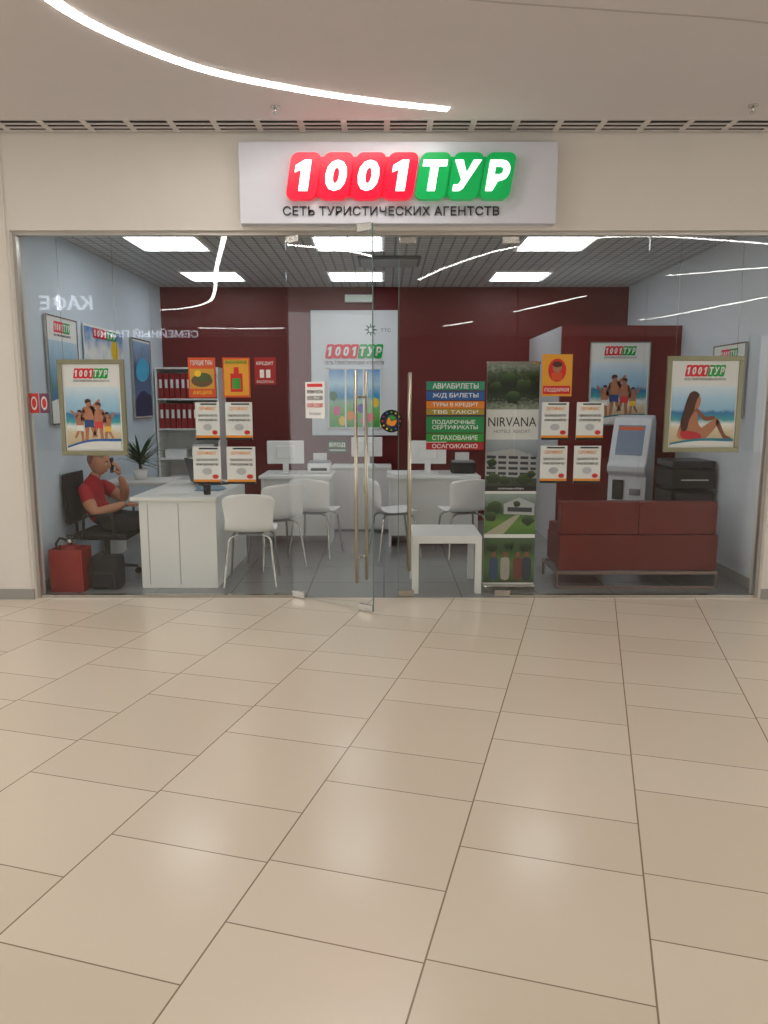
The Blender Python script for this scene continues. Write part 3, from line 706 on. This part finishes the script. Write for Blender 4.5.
boxes(g, 'receipt_slot', [(.03, .13, -.165, -.14, .6, .66)], M_grey, .004)
# copier
g = grp('office_copier', (2.73, 6.68, 0))
box(g, 'paper_cabinet', (-.19, .19, -.2, .2, .04, .70), M_dark, .01)
boxes(g, 'drawers', [(-.16, .16, -.21, -.2, .08+i*.21, .26+i*.21) for i in range(3)], mat('dark_grey', (50, 50, 54), .4), .004)
box(g, 'scanner', (-.19, .19, -.21, .2, .72, .9), M_dark, .015)
box(g, 'lid', (-.19, .19, -.19, .2, .91, .97), mat('dark_grey', (50, 50, 54), .4), .01)
box(g, 'paper_output', (-.12, .12, -.22, -.05, .80, .81), M_paper)
for a in (-1, 1):
    for b in (-1, 1): cyl(g, 'castor', (a*.13-.01, b*.15, .02), (a*.13+.01, b*.15, .02), .02, M_dark)

# extinguisher box
g = grp('fire_extinguisher_box', (-2.5, 5.78, 0))
mr = mat('safety_red', (150, 24, 20), .4)
boxes(g, 'stand', [(-.13, .13, -.1, .1, 0, .02), (-.13, -.115, -.1, .1, .02, .34), (.115, .13, -.1, .1, .02, .34), (-.13, .13, .085, .1, .02, .34), (-.115, .115, -.1, -.085, .02, .34)], mr, .003)
cyl(g, 'cylinder', (0, 0, .02), (0, 0, .36), .065, mr, bevel=.01)
cyl(g, 'valve', (0, 0, .36), (0, 0, .41), .02, M_chrome)
boxes(g, 'lever', [(-.02, .09, -.01, .01, .405, .417), (-.02, .08, -.01, .01, .428, .44)], M_dark, .002)
tube(g, 'hose', [(-.02, 0, .40), (-.07, -.02, .42), (-.09, -.04, .38), (-.08, -.05, .24)], .01, M_dark)
# backpack
g = grp('black_backpack', (-2.23, 5.82, 0))
M_cl = mat('black_nylon', (24, 24, 28), .8, noise=.2)
box(g, 'body', (-.12, .12, -.07, .09, .0, .27), M_cl, .03, 4)
box(g, 'front_pocket', (-.09, .09, -.1, -.05, .02, .15), M_cl, .02, 4)
tube(g, 'top_handle', [(-.03, .02, .26), (-.02, .02, .3), (.02, .02, .3), (.03, .02, .26)], .006, M_cl)

# plant
g = grp('potted_dracaena', (-2.36, 7.14, .741))
cyl(g, 'pot', (0, 0, 0), (0, 0, .10), .055, M_whitep, .075)
cyl(g, 'soil', (0, 0, .08), (0, 0, .095), .066, brown)
cyl(g, 'trunk', (0, 0, .09), (0, 0, .2), .012, brown)
V = []; F = []
for i in range(84):
    a = random.uniform(0, 6.28); l = random.uniform(.18, .30); up = random.uniform(-.1, 1.5); w = .013
    d = Vector((math.cos(a), math.sin(a), 0)); n = Vector((-d.y, d.x, 0)); b0 = Vector((0, 0, .12+.0014*i))
    o = len(V)
    for k in range(6):
        t = k/5; p = b0+d*l*math.cos(up*.6)*t+Vector((0, 0, l*math.sin(up)*t-.12*t*t*l*5*.3))
        ww = w*math.sin(math.pi*min(.98, .15+.85*t))
        V += [p-n*ww, p+n*ww+Vector((0, 0, .002))]
    F += [(o+2*k, o+2*k+1, o+2*k+3, o+2*k+2) for k in range(5)]
addmesh(g, 'leaves', V, F, mat('leaf_green', (42, 78, 44), .45), smooth=True)

# office chair
g = grp('office_swivel_chair', (-2.40, 6.3, 0))
for i in range(5):
    a = rad(72*i+10); c, s = math.cos(a), math.sin(a)
    cyl(g, 'base_arm_%d' % i, (0, 0, .09), (c*.25, s*.25, .065), .018, M_dark, .012)
    cyl(g, 'castor_%d' % i, (c*.25-s*.02, s*.25+c*.02, .028), (c*.25+s*.02, s*.25-c*.02, .028), .027, M_dark)
cyl(g, 'gas_lift', (0, 0, .08), (0, 0, .36), .024, M_dark)
box(g, 'seat', (-.2, .26, -.23, .23, .34, .40), M_cl, .025, 4)
prism_pts = [(-.235, .46), (-.265, .48), (-.28, .88), (-.25, .9)]
V = [(x, -.2, z) for x, z in prism_pts]+[(x, .2, z) for x, z in prism_pts]
addmesh(g, 'backrest', V, [(0, 1, 2, 3), (4, 5, 6, 7), (0, 1, 5, 4), (1, 2, 6, 5), (2, 3, 7, 6), (3, 0, 4, 7)], M_cl, .014)
tube(g, 'back_strut', [(-.1, 0, .35), (-.25, 0, .35), (-.26, 0, .56)], .014, M_dark)
for s in (-1, 1):
    tube(g, 'armrest', [(-.1, s*.25, .37), (-.08, s*.27, .55), (.15, s*.27, .57), (.16, s*.25, .38)], .014, M_dark)

# ---------------------------------------------------------------- seated man
def skinned(g, name, V, E, R, mats, bone_mat, sub=2):
    me = D.meshes.new('tmp'); me.from_pydata([tuple(v) for v in V], E, []); o = D.objects.new('tmp', me); COL.objects.link(o)
    s = o.modifiers.new('skin', 'SKIN'); s.use_smooth_shade = True; s.branch_smoothing = .6
    ss = o.modifiers.new('sub', 'SUBSURF'); ss.levels = sub; ss.render_levels = sub
    for i, r in enumerate(R):
        sv = me.skin_vertices[0].data[i]; sv.radius = r if isinstance(r, tuple) else (r, r); sv.use_root = (i == 0)
    bpy.context.view_layer.update()
    m2 = D.meshes.new_from_object(o.evaluated_get(bpy.context.evaluated_depsgraph_get()))
    D.objects.remove(o); m2.name = name; m2.materials.clear()
    for m in mats: m2.materials.append(m)
    VV = [Vector(v) for v in V]
    for p in m2.polygons:
        p.use_smooth = True; best = 1e9; bi = 0
        for k, (a, b) in enumerate(E):
            A, B = VV[a], VV[b]; t = max(0, min(1, (p.center-A).dot(B-A)/max(1e-9, (B-A).length_squared)))
            ra = R[a] if not isinstance(R[a], tuple) else R[a][0]; rb = R[b] if not isinstance(R[b], tuple) else R[b][0]
            dd = (p.center-(A+(B-A)*t)).length/(ra+(rb-ra)*t)
            if dd < best: best = dd; bi = k
        p.material_index = bone_mat[bi]
    q = D.objects.new(name, m2); COL.objects.link(q); q.parent = g
    return q
g = grp('seated_man', (-2.42, 6.3, 0))
M_shirt = mat('red_tshirt', (176, 22, 40), .8, noise=.15)
M_trs = mat('dark_trousers', (34, 36, 44), .85, noise=.15)
V = [(0, 0, .47), (-.05, 0, .58), (-.09, 0, .69), (-.08, 0, .785), (-.055, 0, .845), (-.035, 0, .90),
     (-.08, -.15, .78), (-.04, -.215, .67), (.03, -.24, .575), (.15, -.22, .61), (.27, -.17, .645),
     (-.08, .15, .78), (.02, .2, .70), (.12, .2, .63), (.145, .16, .74), (.12, .115, .85),
     (.04, -.09, .46), (.24, -.12, .47), (.43, -.13, .48), (.43, -.13, .28), (.41, -.13, .09), (.51, -.14, .045),
     (.04, .09, .46), (.24, .11, .47), (.43, .12, .48), (.38, .12, .28), (.33, .12, .09), (.43, .13, .045)]
E = [(0, 1), (1, 2), (2, 3), (3, 4), (4, 5), (3, 6), (6, 7), (7, 8), (8, 9), (9, 10), (3, 11), (11, 12), (12, 13), (13, 14), (14, 15),
     (0, 16), (16, 17), (17, 18), (18, 19), (19, 20), (20, 21), (0, 22), (22, 23), (23, 24), (24, 25), (25, 26), (26, 27)]
R = [.125, .13, .135, .115, .055, .05, .075, .06, .045, .04, .028, .075, .06, .045, .04, .028,
     .09, .082, .062, .055, .045, .035, .09, .082, .062, .055, .045, .035]
BM = [0, 0, 0, 0, 1, 0, 0, 1, 1, 1, 0, 0, 1, 1, 1, 2, 2, 2, 2, 2, 3, 2, 2, 2, 2, 2, 3]
skinned(g, 'body', V, E, R, [M_shirt, M_skin, M_trs, M_dark], BM)
def hand(name, wrist, fwd, palm_n, curl=.5, s=1.):
    f = Vector(fwd).normalized(); n = Vector(palm_n).normalized(); side = f.cross(n).normalized(); w = Vector(wrist)
    V = [w, w+f*.035*s, w+f*.065*s]; E = [(0, 1), (1, 2)]; R = [(.024, .024), (.03, .03), (.026, .026)]
    L = [.062, .072, .068, .052]
    for i in range(4):
        b = w+f*.08*s+side*(.026-.0175*i)*s; k = len(V); d = f.copy(); p = b; V.append(p); E.append((2, k)); R.append((.0095, .0095))
        for j in range(3):
            a = curl*(j+.6)*.8; d = f*math.cos(a)+n*math.sin(a); p = p+d*L[i]*s*(.45, .32, .23)[j]; V.append(p); E.append((k+j, k+j+1)); R.append((.0088-.0008*j,)*2)
    k = len(V); b = w+f*.035*s+side*.03*s; V += [b, b+(f*.5+side*.6+n*.3).normalized()*.035*s, b+(f*.8+side*.5+n*.6).normalized()*.06*s]
    E += [(1, k), (k, k+1), (k+1, k+2)]; R += [(.012, .012), (.01, .01), (.009, .009)]
    return skinned(g, name, V, E, R, [M_skin], [0]*len(E), 1)
hand('hand_near', (.265, -.172, .643), (1, .3, -.1), (0, .1, -1), .5)
hand('hand_far', (.12, .115, .85), (-.15, -.25, 1), (-1, -.2, 0), .7)
box(g, 'phone_in_hand', (.066, .078, .035, .10, .88, 1.01), M_dark, .003)
# head
ctr = Vector((-.02, 0, .985))
Rm = Matrix.Rotation(rad(16), 3, 'Y')
bm = bmesh.new(); bmesh.ops.create_icosphere(bm, subdivisions=5, radius=1); me = D.meshes.new('head'); bm.to_mesh(me); bm.free()
M_scalp = mat('shaved_scalp', (150, 105, 84), .6)
me.materials.append(M_skin); me.materials.append(M_scalp)
gs = lambda v, c, s: math.exp(-(((v.x-c[0])**2+(v.y-c[1])**2+(v.z-c[2])**2)/s**2))
for v in me.vertices:
    u = v.co.copy(); x, y, z = u.x*.094, u.y*.075, u.z*.114
    if u.z < 0:
        y *= 1+.28*u.z; x = x*(1+.12*u.z)+(.012*-u.z if u.x > 0 else .03*-u.z)
    else: x -= .006*u.z
    k = Vector((u.x, u.y, u.z))
    x += .026*gs(k, (.97, 0, -.18), .16)+.012*gs(k, (.98, 0, .05), .16)
    x -= .012*(gs(k, (.93, .33, .06), .2)+gs(k, (.93, -.33, .06), .2))
    x += .006*gs(k, (.95, 0, .3), .4)+.007*gs(k, (.85, 0, -.52), .15)+.010*gs(k, (.6, 0, -.85), .25)
    v.co = Rm @ Vector((x, y, z))+ctr
for p in me.polygons:
    p.use_smooth = True; c = Rm.inverted() @ (p.center-ctr)
    if c.z > .045 and c.x < .055 or (c.x < -.02 and c.z > -.03): p.material_index = 1
o = D.objects.new('head', me); COL.objects.link(o); o.parent = g
def hp(x, y, z): return Rm @ Vector((x, y, z))+ctr
for s in (-1, 1):
    sphere(g, 'eye', hp(.078, s*.027, .006), (.011, .012, .009), M_paper, 2, Rm)
    sphere(g, 'iris', hp(.088, s*.027, .005), (.003, .005, .005), M_ink, 2, Rm)
    sphere(g, 'eyebrow', hp(.088, s*.028, .026), (.006, .017, .004), mat('hair_dark', (50, 36, 28), .8), 2, Rm)
    sphere(g, 'ear', hp(-.005, s*.075, -.004), (.018, .008, .03), M_skin, 3, Rm)
sphere(g, 'lips', hp(.090, 0, -.060), (.007, .022, .006), mat('lips', (160, 85, 75), .5), 2, Rm)

# ---------------------------------------------------------------- world + camera
w = D.worlds.new('world'); sc.world = w; w.use_nodes = True
bg = w.node_tree.nodes['Background']; bg.inputs[0].default_value = (1.0, .985, .97, 1); bg.inputs[1].default_value = 2.4

cam = D.cameras.new('camera'); cam.sensor_fit = 'AUTO'; cam.sensor_width = 36; cam.lens = 26.0; cam.clip_start = .05
co = D.objects.new('camera', cam); COL.objects.link(co)
co.location = (0, 0, 1.5); co.rotation_euler = (rad(90-8.6), 0, 0)
sc.camera = co
